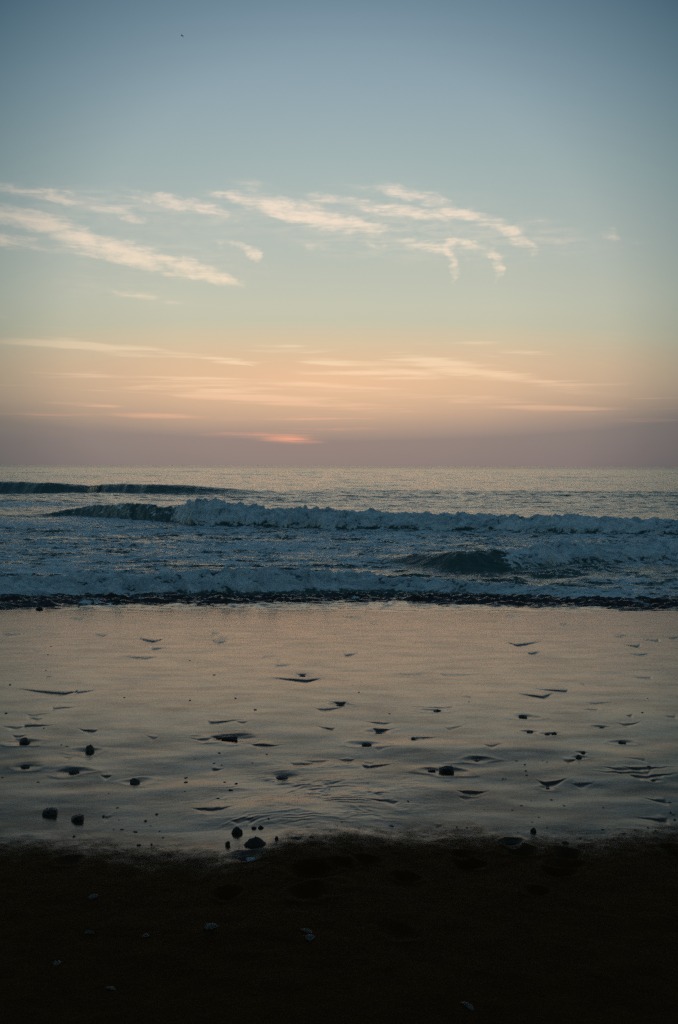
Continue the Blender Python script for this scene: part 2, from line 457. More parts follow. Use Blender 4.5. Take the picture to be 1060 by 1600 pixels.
_r = random.Random(23)
for _k in range(44):      # many more small nicks, thicker towards the lower beach
    _y = 1000 + 300 * _r.random() ** .75
    SCOURS.append((_r.uniform(-40, 1100), _y, _r.uniform(6, 24), _r.uniform(1.5, 5), _r.uniform(.003, .008), _r.uniform(-12, 12)))
SC_M = [(*to_m(a, b, hw, ln), dp, sk) for a, b, hw, ln, dp, sk in SCOURS]
ST_M = [(*to_m(a, b, wd / 2, 4), wd, ht) for a, b, wd, ht, *_ in STONES]
HO_M = [to_m(a, b, hw, hl) + (dp,) for a, b, hw, hl, dp in HOLLOWS]


def local(X, Y, x, y, rx, ry):
    """index box of the grid cells near a point (rows are constant y)"""
    r0 = np.searchsorted(Y[:, 0], y - ry); r1 = np.searchsorted(Y[:, 0], y + ry)
    if r1 <= r0:
        return None
    mid = X[(r0 + r1) // 2]
    lo = X[r1 - 1] if abs(X[r1 - 1][0]) > abs(X[r0][0]) else X[r0]
    c0 = max(0, np.searchsorted(mid, x - rx * 1.3 - 0.1) - 6); c1 = min(X.shape[1], np.searchsorted(mid, x + rx * 1.3 + 0.1) + 6)
    return slice(r0, r1), slice(c0, c1)


def beach_height(X, Y):
    Z = plane(Y).astype(np.float64)
    wetz = sstep(-0.1, 0.25, Y - np.interp(X, EX, EY))
    near = 1 - sstep(7.0, 13.0, Y)
    # broad undulations of the washed sheet, longer across the slope; strongest low on the beach
    Z += wetz * (0.0030 * fbm(X * 0.9 + 3, Y * 1.1, 11, 3) * (0.25 + 1.5 * near))
    mid = np.exp(-((Y - 5.3) / 0.9) ** 2)
    Z += wetz * mid * 0.0165 * fbm(X * 1.1 + Y * .7, Y * 1.9 - X * .6, 21, 3, .36)
    # rippled patch in the middle foreground
    px, py = hit(490, 1245)
    patch = np.exp(-((X - px) / .45) ** 2 - ((Y - py) / .55) ** 2)
    Z += wetz * patch * 0.0025 * fbm(X * 6 + Y * 3, Y * 14 - X * 4, 31, 3)
    yn = Y + .22 * fbm(X * 2.6, Y * 1.5, 39, 3)
    Z += .034 * (1 - sstep(py - .36, py + .36, yn)) * np.exp(-((X - px + .03) / .42) ** 2)
    ph = Y * 12 - X * 4.5 + 3.4 * fbm(X * 2.6, Y * 3.5, 35, 4, .6)
    saw = ph - np.floor(ph)
    saw = np.where(saw < .4, saw / .4, (1 - saw) / .6)
    Z += wetz * patch * 0.0032 * saw * sstep(-.35, .25, fbm(X * 4, Y * 6, 36, 2))
    Z += wetz * 0.0006 * fbm(X * 6, Y * 10, 33, 3)
    # sheet near the water: slightly pocked
    sw = sstep(12.6, 15.2, Y)
    Z += sw * 0.004 * fbm(X * 5, Y * 6, 51, 3)
    Z += sstep(13.9, 15.2, Y) * 0.042 * fbm(X * 2.2, Y * 5.0, 57, 4, .6)
    # dry sand: lumpy
    Z += (1 - wetz) * (0.016 * fbm(X * 1.8, Y * 1.8, 41, 3) + 0.006 * fbm(X * 9, Y * 9, 42, 3))
    for x, y, hw, ln, dp, sk in SC_M:
        ln = max(ln, 0.03); hw *= 1.0
        b = local(X, Y, x, y, hw * 1.6, ln * 2.5 + .25)
        if b is None:
            continue
        xx, yy = X[b] - x, Y[b] - y
        t = np.abs(xx / hw)
        jag = 0.030 * fbm(X[b] * 11, Y[b] * 3, 61, 3)
        lop = 1 + .75 * math.sin(x * 37 + y * 11) * np.sign(xx)      # one arm longer than the other
        t = t / np.clip(lop, .3, 2)
        arm = (t ** 1.2) * ln * 1.5 + xx * sk / 26.0 * .5 + jag * (.4 if dp > .0105 else 1)
        wd = (0.012 + 0.020 * np.exp(-(t * 2.4) ** 2)) * (0.55 + y / 14)
        s = (yy - arm) / wd
        prof = -np.exp(-(s / 1.15) ** 2) + 0.55 * np.exp(-((s - 2.0) / 1.1) ** 2)
        Z[b] += dp * 0.62 * np.exp(-(t / .85) ** 3) * prof * (y / 14 + .45)
    for i, (x, y, hw, ln, wd, ht) in enumerate(ST_M):
        if y < 4.75 or y > 14:
            continue
        a = hw * 2.3; bb = hw * 2.0
        b = local(X, Y, x, y, a * 2.4, bb * 2.4)
        if b is None:
            continue
        sd_ = math.sin(i * 3.7) * .5
        xx, yy = (X[b] - x - sd_ * hw), (Y[b] - y - .2 * hw)
        wob_ = 1 + 0.5 * fbm(X[b] * 6, Y[b] * 9, 70, 2)
        r = np.sqrt((xx / a) ** 2 + (yy / bb) ** 2) * wob_
        Z[b] += -hw * 0.22 * np.exp(-(r / .75) ** 2) + hw * 0.055 * np.exp(-((r - 1.35) / .4) ** 2)
    for i, (x, y, hw, hl, dp) in enumerate(HO_M):
        b = local(X, Y, x, y, hw * 2.3, hl * 2.3)
        if b is None:
            continue
        r = np.sqrt(((X[b] - x) / hw) ** 2 + ((Y[b] - y) / hl) ** 2) * (1 + .45 * fbm(X[b] * 8, Y[b] * 8, 80 + i, 2))
        Z[b] += -.6 * dp * (1 - sstep(.2, 1.15, r)) + dp * .12 * np.exp(-((r - 1.25) / .25) ** 2)
    return Z


def tcols(n, dense, outer):
    a = np.linspace(-dense, dense, n)
    e = dense * (outer / dense) ** np.linspace(0, 1, 36)[1:]
    return np.concatenate([-e[::-1], a, e])


def spread(y):
    return 0.75 + 0.36 * np.maximum(y, 0)


def grid_mesh(name, X, Y, Z, mat, attrs=None):
    nr, nc = X.shape
    co = np.stack([X, Y, Z], -1).reshape(-1, 3).astype(np.float32)
    idx = np.arange(nr * nc, dtype=np.int32).reshape(nr, nc)
    q = np.stack([idx[:-1, :-1], idx[:-1, 1:], idx[1:, 1:], idx[1:, :-1]], -1).reshape(-1, 4)
    me = bpy.data.meshes.new(name)
    me.vertices.add(len(co)); me.vertices.foreach_set('co', co.ravel())
    me.loops.add(q.size); me.loops.foreach_set('vertex_index', q.ravel())
    me.polygons.add(len(q)); me.polygons.foreach_set('loop_start', np.arange(0, q.size, 4, dtype=np.int32))
    me.polygons.foreach_set('use_smooth', np.ones(len(q), dtype=bool))
    me.update(calc_edges=True)
    for k, v in (attrs or {}).items():
        at = me.attributes.new(k, 'FLOAT', 'POINT')
        at.data.foreach_set('value', v.reshape(-1).astype(np.float32))
    me.materials.append(mat)
    o = bpy.data.objects.new(name, me)
    C.objects.link(o)
    return o


def new_mat(name):
    m = bpy.data.materials.new(name)
    m.use_nodes = True
    m.node_tree.nodes.clear()
    n = NT(m.node_tree)
    o_ = n.node('ShaderNodeOutputMaterial')
    b_ = n.node('ShaderNodeBsdfPrincipled')
    n.l.new(b_.outputs[0], o_.inputs[0])
    return m, n, b_, o_


# ---- sand material
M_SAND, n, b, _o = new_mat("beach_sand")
pos = n.node('ShaderNodeNewGeometry').outputs['Position']
wa0 = n.node('ShaderNodeAttribute', attribute_name='wet').outputs['Fac']
wa = n.maprange(n.math('ADD', wa0, n.math('MULTIPLY', n.math('SUBTRACT', n.noise(pos, 14, 6, .7).outputs[0], .5), .9)), .12, .9)
gr1 = n.noise(pos, 420, 2, .6).outputs[0]
gr2 = n.noise(pos, 7, 5, .6).outputs[0]
dryc = n.mix(n.maprange(gr2, .35, .7), (0.0235, 0.0080, 0.0012, 1), (0.039, 0.0138, 0.0022, 1))
dryc = n.mix(n.maprange(gr1, .35, .75), dryc, (0.050, 0.019, 0.004, 1))
wetc = n.mix(n.maprange(gr2, .35, .7), (0.026, 0.015, 0.007, 1), (0.042, 0.025, 0.012, 1))
n.put(b.inputs['Base Color'], n.mix(wa, dryc, wetc))
film = n.noise(n.mapping(pos, scale=(1.0, 2.2, 1)), 2.2, 4, .6).outputs[0]
rw = n.maprange(film, .3, .7, .22, .12)
n.put(b.inputs['Roughness'], n.mixf(wa, 0.85, rw))
fl = n.math('ADD', n.node('ShaderNodeAttribute', attribute_name='film').outputs['Fac'], n.math('MULTIPLY', n.math('SUBTRACT', film, .5), 1.7), clamp=True)
n.put(b.inputs['Specular IOR Level'], n.mixf(wa, 0.04, n.mixf(fl, 0.13, 0.58)))
n.put(b.inputs['Specular Tint'], (1.0, .875, .73, 1))  # warm tint painted into the wet sheen; the water film itself has none
b.inputs['IOR'].default_value = 1.42
bp = n.node('ShaderNodeBump')
bp.inputs['Distance'].default_value = 0.002
grain = n.noise(pos, 260, 3, .7).outputs[0]
grb = n.noise(pos, 60, 3, .6).outputs[0]
run1 = n.noise(n.mapping(pos, rot=(0, 0, R(-38)), scale=(16, 2.6, 1)), 1.0, 5, .6, .4).outputs[0]
run2 = n.noise(n.mapping(pos, rot=(0, 0, R(30)), scale=(14, 3.0, 1)), 1.0, 5, .6, .4).outputs[0]
runs = n.math('MULTIPLY', n.math('ADD', run1, run2), 2.6)
n.put(bp.inputs['Height'], n.math('ADD', runs, n.math('ADD', grain, n.math('MULTIPLY', grb, 2.2))))
n.put(bp.inputs['Strength'], n.mixf(wa, 1.0, 0.11))
n.l.new(bp.outputs[0], b.inputs['Normal'])

t = tcols(1050, 1.12, 60)
rows = []
# rows: even steps of the view angle over the part in view, coarse behind
dep = np.linspace(math.atan(0.62), math.atan(0.118), 1150)
yy_ = []
for a in dep:
    ta = math.tan(a)
    yy_.append((CAM_Z - Z0) / (ta - SL))
ys = np.concatenate([-(3.0 ** np.linspace(4.2, 0.6, 14)), [-1, -.3, .3, .9, 1.4, 1.8, 2.1], np.array(yy_), np.linspace(yy_[-1] + .1, 26, 14)])
ys = np.sort(ys)
Xg, Yg = t[None, :] * spread(ys)[:, None], np.repeat(ys[:, None], len(t), 1)
Zg = beach_height(Xg, Yg)
wetm = sstep(-0.42, 0.34, Yg - np.interp(Xg, EX, EY) + 0.09 * fbm(Xg * 2.5, Yg * 3, 90, 3))
_px, _py = hit(480, 1248)
filmm = .15 + .85 * sstep(4.9, 9.0, Yg + .8 * fbm(Xg * .8, Yg * 1.2, 95, 3)) + .9 * np.exp(-((Xg - _px) / .42) ** 2 - ((Yg - _py) / .5) ** 2)
filmm = np.clip(filmm, 0, 1)
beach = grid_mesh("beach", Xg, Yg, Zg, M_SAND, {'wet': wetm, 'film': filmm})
beach['kind'] = 'structure'


def ground_z(x, y):
    r = int(np.searchsorted(ys, y)); r = min(max(r, 1), len(ys) - 1)
    c = int(np.searchsorted(Xg[r], x)); c = min(max(c, 1), Xg.shape[1] - 1)
    return float(Zg[r, c])


# ------------------------------------------------------------------ sea
def curve(pts, water=True):
    p = [hit(a, b, True) for a, b in pts]
    return np.array([q[0] for q in p]), np.array([q[1] for q in p])


# each wave: line of its foot, crest height along it (m), length of back, front width, how broken (white) it is
def wave_line(foot, crest):
    """foot and crest read from the photograph -> x, foot y, height"""
    fx, fy, hh = [], [], []
    for (a, b), (_, c) in zip(foot, crest):
        x, y = hit(a, b, True)
        d = ray(a, c)
        yc = y + .45
        hh.append(CAM_Z + d[2] / d[1] * yc)
        fx.append(x); fy.append(y)
    return np.array(fx), np.array(fy), np.array(hh)


WAVES = [
    # far swell, unbroken
    dict(line=wave_line([(-500, 776), (-200, 774), (0, 773), (60, 774), (130, 773), (150, 771), (230, 773), (300, 773), (380, 774), (450, 772), (700, 770), (1100, 768), (1600, 768)],
                        [(-500, 757), (-200, 756), (0, 754), (60, 755), (130, 760), (150, 757), (230, 757), (300, 759), (380, 766), (450, 770), (700, 769.5), (1100, 767.5), (1600, 768)]),
         back=4.0, front=2.6, broken=[(-500, .0), (1600, 0)], lump=.02),
    # main breaker
    dict(line=wave_line([(-500, 812), (-100, 810), (60, 808), (110, 806), (150, 808), (200, 812), (270, 816), (300, 821), (330, 822), (400, 823), (530, 827), (650, 829), (800, 832), (950, 834), (1060, 836), (1500, 842)],
                        [(-500, 806), (-100, 806), (60, 803), (110, 794), (150, 789), (200, 787), (270, 794), (300, 789), (330, 785), (400, 794), (530, 799), (650, 803), (800, 807), (950, 810), (1060, 812), (1500, 816)]),
         back=1.7, front=.75, broken=[(-500, .2), (100, .45), (150, .55), (200, .42), (250, .55), (285, 1), (1500, 1)], lump=.15, fine=1.2),
    # inner wave on the right
    dict(line=wave_line([(-500, 884), (400, 884), (560, 884), (600, 883), (640, 886), (680, 890), (720, 893), (760, 893), (800, 891), (850, 887), (900, 882), (1000, 877), (1060, 875), (1500, 868)],
                        [(-500, 884), (400, 884), (560, 880), (600, 873), (640, 870), (680, 868), (720, 862), (760, 863), (800, 860), (850, 857), (900, 854), (1000, 849), (1060, 847), (1500, 842)]),
         back=1.3, front=.85, broken=[(-500, 0), (700, .10), (745, .3), (790, .8), (850, 1), (1500, 1)], lump=.18, fine=1.5),
    # little lump left of it
    # shore break
    dict(line=wave_line([(-500, 937), (0, 934), (100, 932), (200, 931), (300, 928), (400, 925), (500, 923), (580, 921), (610, 922), (700, 926), (800, 931), (900, 936), (1060, 942), (1500, 948)],
                        [(-500, 910), (0, 906), (100, 904), (200, 900), (300, 896), (400, 893), (500, 893), (580, 896), (610, 903), (700, 908), (800, 915), (900, 921), (1060, 930), (1500, 936)]),
         back=.9, front=.42, broken=[(-500, 1), (580, 1), (600, .94), (800, .9), (1060, .85), (1500, .8)], lump=.26, fine=1.9),
]

sy = np.concatenate([np.arange(13.6, 19.0, .022), np.arange(19.0, 23.6, .03), np.arange(23.6, 31.0, .05), np.arange(31.0, 38.5, .032), np.arange(38.5, 70, .12),
                     np.arange(70, 86, .10), 86 * (25000 / 86) ** np.linspace(0, 1, 640)])
ts = tcols(980, 1.12, 4.0)
Xs, Ys = ts[None, :] * spread(sy)[:, None], np.repeat(sy[:, None], len(ts), 1)
far = np.clip(Ys / 60, 0, 1)
# wind chop
Zs = (0.020 + 0.07 * sstep(18, 90, Ys)) * fbm(Xs * .35, Ys * .75, 101, 3) * (1 - sstep(600, 3000, Ys))
Zs += (.16 + .30 * sstep(90, 260, Ys)) * sstep(37, 60, Ys) * (1 - sstep(900, 2200, Ys)) * (1 - np.abs(fbm(Xs * .06 / (1 + Ys / 260), Ys * .22 / (1 + Ys / 260), 115, 3, .5)) * 2.6)
Zs += (0.018 + .050 * far) * fbm(Xs * .9, Ys * 1.9, 111, 4, .6) * (1 - sstep(150, 350, Ys))
Zs += 0.30 * (1 - sstep(900, 3000, Ys)) * sstep(80, 160, Ys) * np.maximum(0, perlin(Xs * .02, Ys * .06, 121)) ** 1.5
inner = sstep(15.0, 18, Ys) * (1 - sstep(32, 40, Ys))
Zs += inner * (0.026 * fbm(Xs * 1.6, Ys * 3.4, 131, 3, .6) + .050 * np.maximum(0, 1 - 5 * np.abs(fbm(Xs * 1.3, Ys * 5.5, 133, 3))) * sstep(-.1, .4, fbm(Xs * .8, Ys * 1.5, 135, 2)))
foam = np.zeros_like(Zs, dtype=np.float32)
calm = np.zeros_like(foam)
lumpn = None
def bx_(wv, k):
    ym = wv['line'][1].mean()
    return [hit(a, 830 if k == 1 else 880, True)[0] * (ym / hit(a, 830 if k == 1 else 880, True)[1]) for a, _ in wv['broken']]


for k, wv in enumerate(WAVES):
    lx, ly, lh = wv['line']
    wob_y = 0.30 * fbm(Xs[:1] * .5, Ys[:1] * 0 + k * 5, 140 + k, 3) + .12 * fbm(Xs[:1] * 2.5, Ys[:1] * 0 + k * 3, 150 + k, 3)
    foot = np.interp(Xs, lx, ly)
    foot = foot + 0.28 * (wv['front']) * fbm(Xs * .7, Xs * 0 + k * 5.0, 140 + k, 3) + (.02 if k == 0 else .08) * fbm(Xs * 3, Xs * 0 + k * 3.0, 150 + k, 2)
    H = np.interp(Xs, lx, lh) * (1 + (.06 + .26 * np.interp(Xs, bx_(wv, k), [q for _, q in wv['broken']])) * fbm(Xs * .55, Xs * 0 + 9.0, 160 + k, 4, .6))
    H = np.maximum(H, 0)
    bx = [hit(a, 830 if k == 1 else 880, True)[0] * (ly.mean() / hit(a, 830 if k == 1 else 880, True)[1]) for a, _ in wv['broken']]
    br = np.interp(Xs, bx, [q for _, q in wv['broken']])
    br = np.clip(br + .10 * fbm(Xs * 1.2, Ys * 1.2, 165 + k, 2) * (br > .02) * (br < .98), 0, 1)
    fr = wv['front']
    s = (Ys - foot)
    up = sstep(0, 1, s / fr)
    upb = np.clip(s / fr, 0, 1) ** .55 * sstep(-.02, .12, s / fr)         # broken faces stand up bluntly
    face = up * (1 - br) + upb * br
    back = np.exp(-(np.maximum(s - fr, 0) / wv['back']) ** 1.5)
    prof = face * back
    z = H * prof
    L = wv['lump']
    onface = sstep(-.05, .15, s / fr) * np.exp(-(np.maximum(s - fr * 1.05, 0) / (fr * .9)) ** 2)
    sc = 1.0 / (0.35 + H)
    rid2 = 1 - np.abs(fbm(Xs * 8.5, Ys * 9.5, 180 + k, 3, .6)) * 2
    lumps = 1.8 * billow(Xs * 1.7 * wv.get('fine', 1) + .35 * fbm(Xs * 2, Ys * 2, 175, 2), Ys * 2.2 * wv.get('fine', 1), 170 + k, 4, .5) - .42
    crestn = fbm(Xs * 2.2, Ys * 1.1, 190 + k, 4, .6)
    z += br * onface * H * (L * 2.3 * lumps + .24 * crestn * sstep(.5, 1.0, s / fr))
    if k == 1:   # the burst where the lip starts to fall
        sx = hit(320, 822, True)[0]
        z += br * onface * .16 * np.exp(-((Xs - sx) / .55) ** 2) * (1 + .9 * fbm(Xs * 5, Ys * 5, 199, 3)) * sstep(.4, 1, s / fr)
    Zs = Zs * (1 - .65 * onface * (.3 + .7 * sstep(.03, .15, H))) + z
    calm = np.maximum(calm, (.45 if k == 1 else 1) * onface * (1 - br) * sstep(.05, .2, H))
    f = br * onface * sstep(0.02, .10, H)
    foam = np.maximum(foam, f * (.78 + .55 * lumps + .25 * rid2))
    # white water trailing behind a broken crest
    foam = np.maximum(foam, br * np.exp(-(np.maximum(s - fr, 0) / (wv['back'] * .75)) ** 2) * (s > 0) * .62 * sstep(.02, .1, H))

# sudsy water lying between the breakers
m_foot = np.interp(Xs, *[WAVES[1]['line'][i] for i in (0, 1)])
s_foot = np.interp(Xs, *[WAVES[3]['line'][i] for i in (0, 1)])
zone = sstep(0, .6, Ys - s_foot) * (1 - sstep(-.2, .2, Ys - m_foot))
patchy = .68 + .34 * fbm(Xs * .28, Ys * .35, 201, 3)
# clearer water before the inner wave and on the far right
cx, cy = hit(690, 905, True)
patchy -= .38 * np.exp(-((Xs - cx) / 2.4) ** 2 - ((Ys - cy) / 2.3) ** 2)
cx, cy = hit(960, 895, True)
patchy -= .20 * np.exp(-((Xs - cx) / 3.4) ** 2 - ((Ys - cy) / 1.4) ** 2)
cx, cy = hit(60, 845, True)
patchy -= .10 * np.exp(-((Xs - cx) / 4.4) ** 2 - ((Ys - cy) / 2.4) ** 2)
foam = np.maximum(foam, zone * patchy)
foam = foam * (1 - .6 * calm)
# white patch left of the main breaker and drifting suds outside
cx, cy = hit(20, 790, True)
foam = np.maximum(foam, .74 * np.exp(-((Xs - cx) / 6.5) ** 2 - ((Ys - cy) / 6.5) ** 2))
foam = np.maximum(foam, .30 * sstep(.1, .6, fbm(Xs * .12, Ys * .12, 211, 3)) * sstep(38, 44, Ys) * (1 - sstep(90, 140, Ys)))
# swash: a thin broken sheet running up the sand
bz = (Z0 - SL * Ys)
run = 1 - sstep(-.6, .5, Ys - s_foot)
edge_n = 1.5 * fbm(Xs * .33, Ys * 0 + 3, 221, 4, .55)
reach = s_foot - 2.0 + .8 * edge_n
thin = bz + 0.034 * sstep(-.15, .5, Ys - reach) - .010 + run * .17 * (fbm(Xs * 1.6, Ys * 4.4, 231, 4, .64) ) * sstep(-.3, .8, Ys - reach)
thin += run * .030 * (fbm(Xs * 1.3, Ys * 2.6, 235, 3) - .05)
reach = reach + .45 * fbm(Xs * 1.7, Ys * .8, 237, 3)
thin -= .5 * (1 - sstep(-.45, -.0, Ys - reach))
Zs = np.where(Ys < s_foot + .5, np.maximum(Zs * (1 - run) + thin * run, thin), Zs)
foam = np.where(Ys < s_foot, np.maximum(foam, .50 * sstep(.0, .4, fbm(Xs * 1.2, Ys * 2.5, 241, 3))), foam)

M_SEA, n, b, _o = new_mat("sea_water")
pos = n.node('ShaderNodeNewGeometry').outputs['Position']
fa = n.node('ShaderNodeAttribute', attribute_name='foam').outputs['Fac']
psx = n.mapping(pos, scale=(.62, 1.35, 1.0))
lace = n.noise(psx, 2.2, 9, .72, 1.2).outputs[0]
lace2 = n.noise(psx, 11, 5, .65, .5).outputs[0]
lm = n.math('ADD', n.math('MULTIPLY', lace, .62), n.math('MULTIPLY', lace2, .38))
mask = n.maprange(n.math('ADD', fa, n.math('MULTIPLY', n.math('SUBTRACT', lm, .5), 3.6)), .50, .68)
sp0 = n.node('ShaderNodeSeparateXYZ'); n.l.new(pos, sp0.inputs[0])
n.put(b.inputs['Base Color'], n.mix(n.maprange(sp0.outputs[1], 16.2, 17.2), (0.020, 0.012, 0.006, 1), (0.026, 0.066, 0.050, 1)))
b.inputs['IOR'].default_value = 1.333
sp = n.node('ShaderNodeSeparateXYZ'); n.l.new(pos, sp.inputs[0])
n.put(b.inputs['Roughness'], n.maprange(sp.outputs[1], 60, 900, .10, .24, 'LINEAR'))
h0 = n.noise(n.mapping(pos, scale=(.5, 1.0, 1)), .35, 6, .62, .3).outputs[0]
h1 = n.noise(n.mapping(pos, scale=(.55, 1.0, 1)), 1.6, 8, .62, .3).outputs[0]
h2 = n.noise(n.mapping(pos, scale=(.7, 1.0, 1)), 9.0, 5, .6).outputs[0]
bpw = n.node('ShaderNodeBump'); bpw.inputs['Distance'].default_value = .075; bpw.inputs['Strength'].default_value = 1.0
n.put(bpw.inputs['Height'], n.math('ADD', n.math('MULTIPLY', h0, n.maprange(sp.outputs[1], 20, 120, .5, 2.4)), n.math('ADD', h1, n.math('MULTIPLY', h2, .16))))
n.l.new(bpw.outputs[0], b.inputs['Normal'])
fb = n.node('ShaderNodeBsdfPrincipled')
n.put(fb.inputs['Base Color'], n.mix(n.maprange(lace, .35, .65), (.30, .39, .41, 1), (.64, .71, .72, 1)))
fb.inputs['Roughness'].default_value = .7
fb.inputs['Specular IOR Level'].default_value = .3
bf = n.node('ShaderNodeBump'); bf.inputs['Distance'].default_value = .06; bf.inputs['Strength'].default_value = 1.0
bub = n.noise(pos, 9, 8, .72, .6).outputs[0]
n.put(bf.inputs['Height'], n.math('ADD', bub, n.math('MULTIPLY', mask, .35)))
n.l.new(bf.outputs[0], fb.inputs['Normal'])
mx = n.node('ShaderNodeMixShader')
n.put(mx.inputs[0], mask); n.l.new(b.outputs[0], mx.inputs[1]); n.l.new(fb.outputs[0], mx.inputs[2])
n.l.new(mx.outputs[0], _o.inputs[0])
sea = grid_mesh("water", Xs, Ys, Zs, M_SEA, {'foam': foam})
sea['kind'] = 'structure'

# ------------------------------------------------------------------ stones
def stone_mat(name, c1, c2, rough):
    m, n, b, _ = new_mat(name)
    tcn = n.node('ShaderNodeTexCoord').outputs['Object']
    v = n.noise(tcn, 40, 5, .6).outputs[0]
    n.put(b.inputs['Base Color'], n.mix(n.maprange(v, .35, .65), c1, c2))
    b.inputs['Roughness'].default_value = rough
    bb = n.node('ShaderNodeBump'); bb.inputs['Distance'].default_value = .004; bb.inputs['Strength'].default_value = .8
    n.put(bb.inputs['Height'], n.noise(tcn, 90, 4, .65).outputs[0])
    n.l.new(bb.outputs[0], b.inputs['Normal'])
    return m


M_STONE = stone_mat("dark_wet_stone", (.010, .008, .006, 1), (.028, .020, .014, 1), .5)
M_WET = stone_mat("glistening_stone", (.012, .014, .016, 1), (.03, .034, .038, 1), .2)
M_LUMP = stone_mat("brown_crusted_rock", (.012, .006, .003, 1), (.030, .014, .007, 1), .85)
M_SHELL = stone_mat("shell", (.06, .052, .042, 1), (.14, .12, .10, 1), .45)
M_SHELLW = stone_mat("white_shell", (.30, .32, .36, 1), (.5, .52, .55, 1), .35)


def stone_mesh(name, w_, h_, d_, seed, shape, mat, sub=4):
    bm = bmesh.new()
    bmesh.ops.create_icosphere(bm, subdivisions=sub, radius=1.0)
    r_ = np.random.RandomState(seed * 17 + 3)
    P = np.array([v.co[:] for v in bm.verts])
    planes = []
    npl = 9 if shape == BLK else 6
    for _ in range(npl):
        v = r_.normal(size=3); v /= np.linalg.norm(v)
        planes.append((v, r_.uniform(.62, .85)))
    if shape == BLK:
        planes += [(np.array([1, .1, .05]), .62), (np.array([-1, 0, .1]), .66), (np.array([r_.uniform(-.2, .2), 0, 1.0]), .55), (np.array([0, -1, .1]), .6), (np.array([0, 1, .1]), .6)]
    if shape == MND:
        P[:, 2] = np.where(P[:, 2] > 0, P[:, 2] * (1 - .55 * np.minimum(1, np.hypot(P[:, 0], P[:, 1])) ** .7), P[:, 2])
    for v, dd in planes:
        v = v / np.linalg.norm(v)
        over = P @ v - dd
        P = P - np.where(over > 0, over * .85, 0)[:, None] * v
    nn = fbm((P[:, 0] * 1.6 + P[:, 2] * 1.1 + seed).astype(float), (P[:, 1] * 1.6 - P[:, 2] * 1.3 + seed * 2).astype(float), seed, 4, .6)
    amp = .42 if shape == MND else .28
    P = P * (1 + amp * nn)[:, None]
    P[:, 0] *= (w_ / 2) / np.abs(P[:, 0]).max()
    P[:, 1] *= (d_ / 2) / np.abs(P[:, 1]).max()
    P[:, 2] *= h_ / P[:, 2].max()
    P[:, 2] = np.maximum(P[:, 2], -h_ * .45)
    for v, p in zip(bm.verts, P):
        v.co = p
    me = bpy.data.meshes.new(name)
    bm.to_mesh(me); bm.free()
    for p in me.polygons:
        p.use_smooth = True
    me.materials.append(mat)
    return me


def place(name, me, x, y, dz=0.0, rz=0.0, label=None, cat=None, group=None):
    o = bpy.data.objects.new(name, me)
    C.objects.link(o)
    o.location = (x, y, ground_z(x, y) + dz)
    o.rotation_euler = (0, 0, rz)
    if label: o['label'] = label
    if cat: o['category'] = cat
    if group: o['group'] = group
    return o


for i, (px, py, wp, hp, sdd, shp, nm, lab, cat) in enumerate(STONES):
    x, y = hit(px, py)
    dist = math.hypot(x, y)
    wm, hm = wp * y / FOC, hp * y / FOC
    mt = M_LUMP if nm == 'rock' else (M_WET if sdd == 10 else M_STONE)
    dm = min(max(wm * .7, hm * .8), wm)
    dm = min(dm, hm * 1.1 / .3)
    he = max(.45 * hm, hm * 1.02 - .5 * dm * CAM_Z / y)
    me = stone_mesh(nm, wm, he, dm, sdd, shp, mt)
    o = place(nm, me, x, y + dm * .3, 0, 0, lab, cat, 'dark stones stranded on the wet sand' if nm == 'stone' else 'brown lumps along the edge of the dark sand')
    o.location.z = ground_z(x, y) - hm * .06

# small pebbles
PEB = [(10, 1114), (96, 1164), (105, 1166), (4, 1213), (69, 1138), (22, 1255), (185, 1262), (183, 1262), (245, 1273), (228, 1283), (236, 1291), (250, 1300), (191, 1296), (178, 1296), (197, 1305), (162, 1275), (186, 1281), (116, 1307), (212, 1300),
       (217, 1321), (237, 1321), (255, 1310), (343, 1177), (305, 1185), (335, 1191), (347, 1194), (291, 1213), (291, 1221), (395, 1192), (417, 1178), (369, 1225), (361, 1236), (352, 1222), (289, 1237), (341, 1249), (297, 1032), (80, 1010), (75, 1023), (72, 1048), (16, 1070),
       (194, 1090), (297, 1094), (368, 1091), (399, 1109), (335, 1055), (561, 1082), (733, 1097), (609, 1115), (1004, 1114), (935, 1070), (1012, 1091), (990, 1038), (660, 1000), (790, 1215), (786, 1215), (638, 1254), (757, 1264), (714, 1293), (730, 1294), (697, 1299), (612, 1294),
       (582, 1313), (535, 1294), (807, 1188), (820, 1194), (848, 1188), (855, 1190), (822, 1204), (823, 1210), (862, 1248), (830, 1250), (815, 1258), (801, 1265), (880, 1257), (882, 1258), (943, 1261), (1014, 1200), (1047, 1254), (1048, 1269), (1052, 1272), (1055, 1280), (842, 1277), (832, 1285),
       (942, 1296), (993, 1296), (1013, 1293), (975, 1302), (1025, 1298), (810, 1301), (855, 1294), (868, 1302), (907, 1308), (527, 1301), (516, 1310), (545, 1332), (487, 1322), (492, 1325), (450, 1317), (170, 1240), (60, 1222), (515, 1237), (420, 1290), (575, 1226), (905, 1224)]
rp = random.Random(5)
pm = [stone_mesh("pebble", .5, .16, .4, 200 + k, (RND, MND, RND, BLK)[k % 4], M_STONE, 2) for k in range(8)]
for k, (px, py) in enumerate(PEB):
    x, y = hit(px, py)
    o = place("pebble", pm[k % 8], x, y, -.001, rp.uniform(0, 6.3), 'tiny dark pebble no bigger than a fingertip on the wet sand', 'pebble', 'tiny pebbles dotted over the wet sand')
    s_ = rp.uniform(.022, .052) * (.8 + y / 22)
    o.scale = (s_, s_ * rp.uniform(.6, 1), s_ * rp.uniform(.5, 1.0))


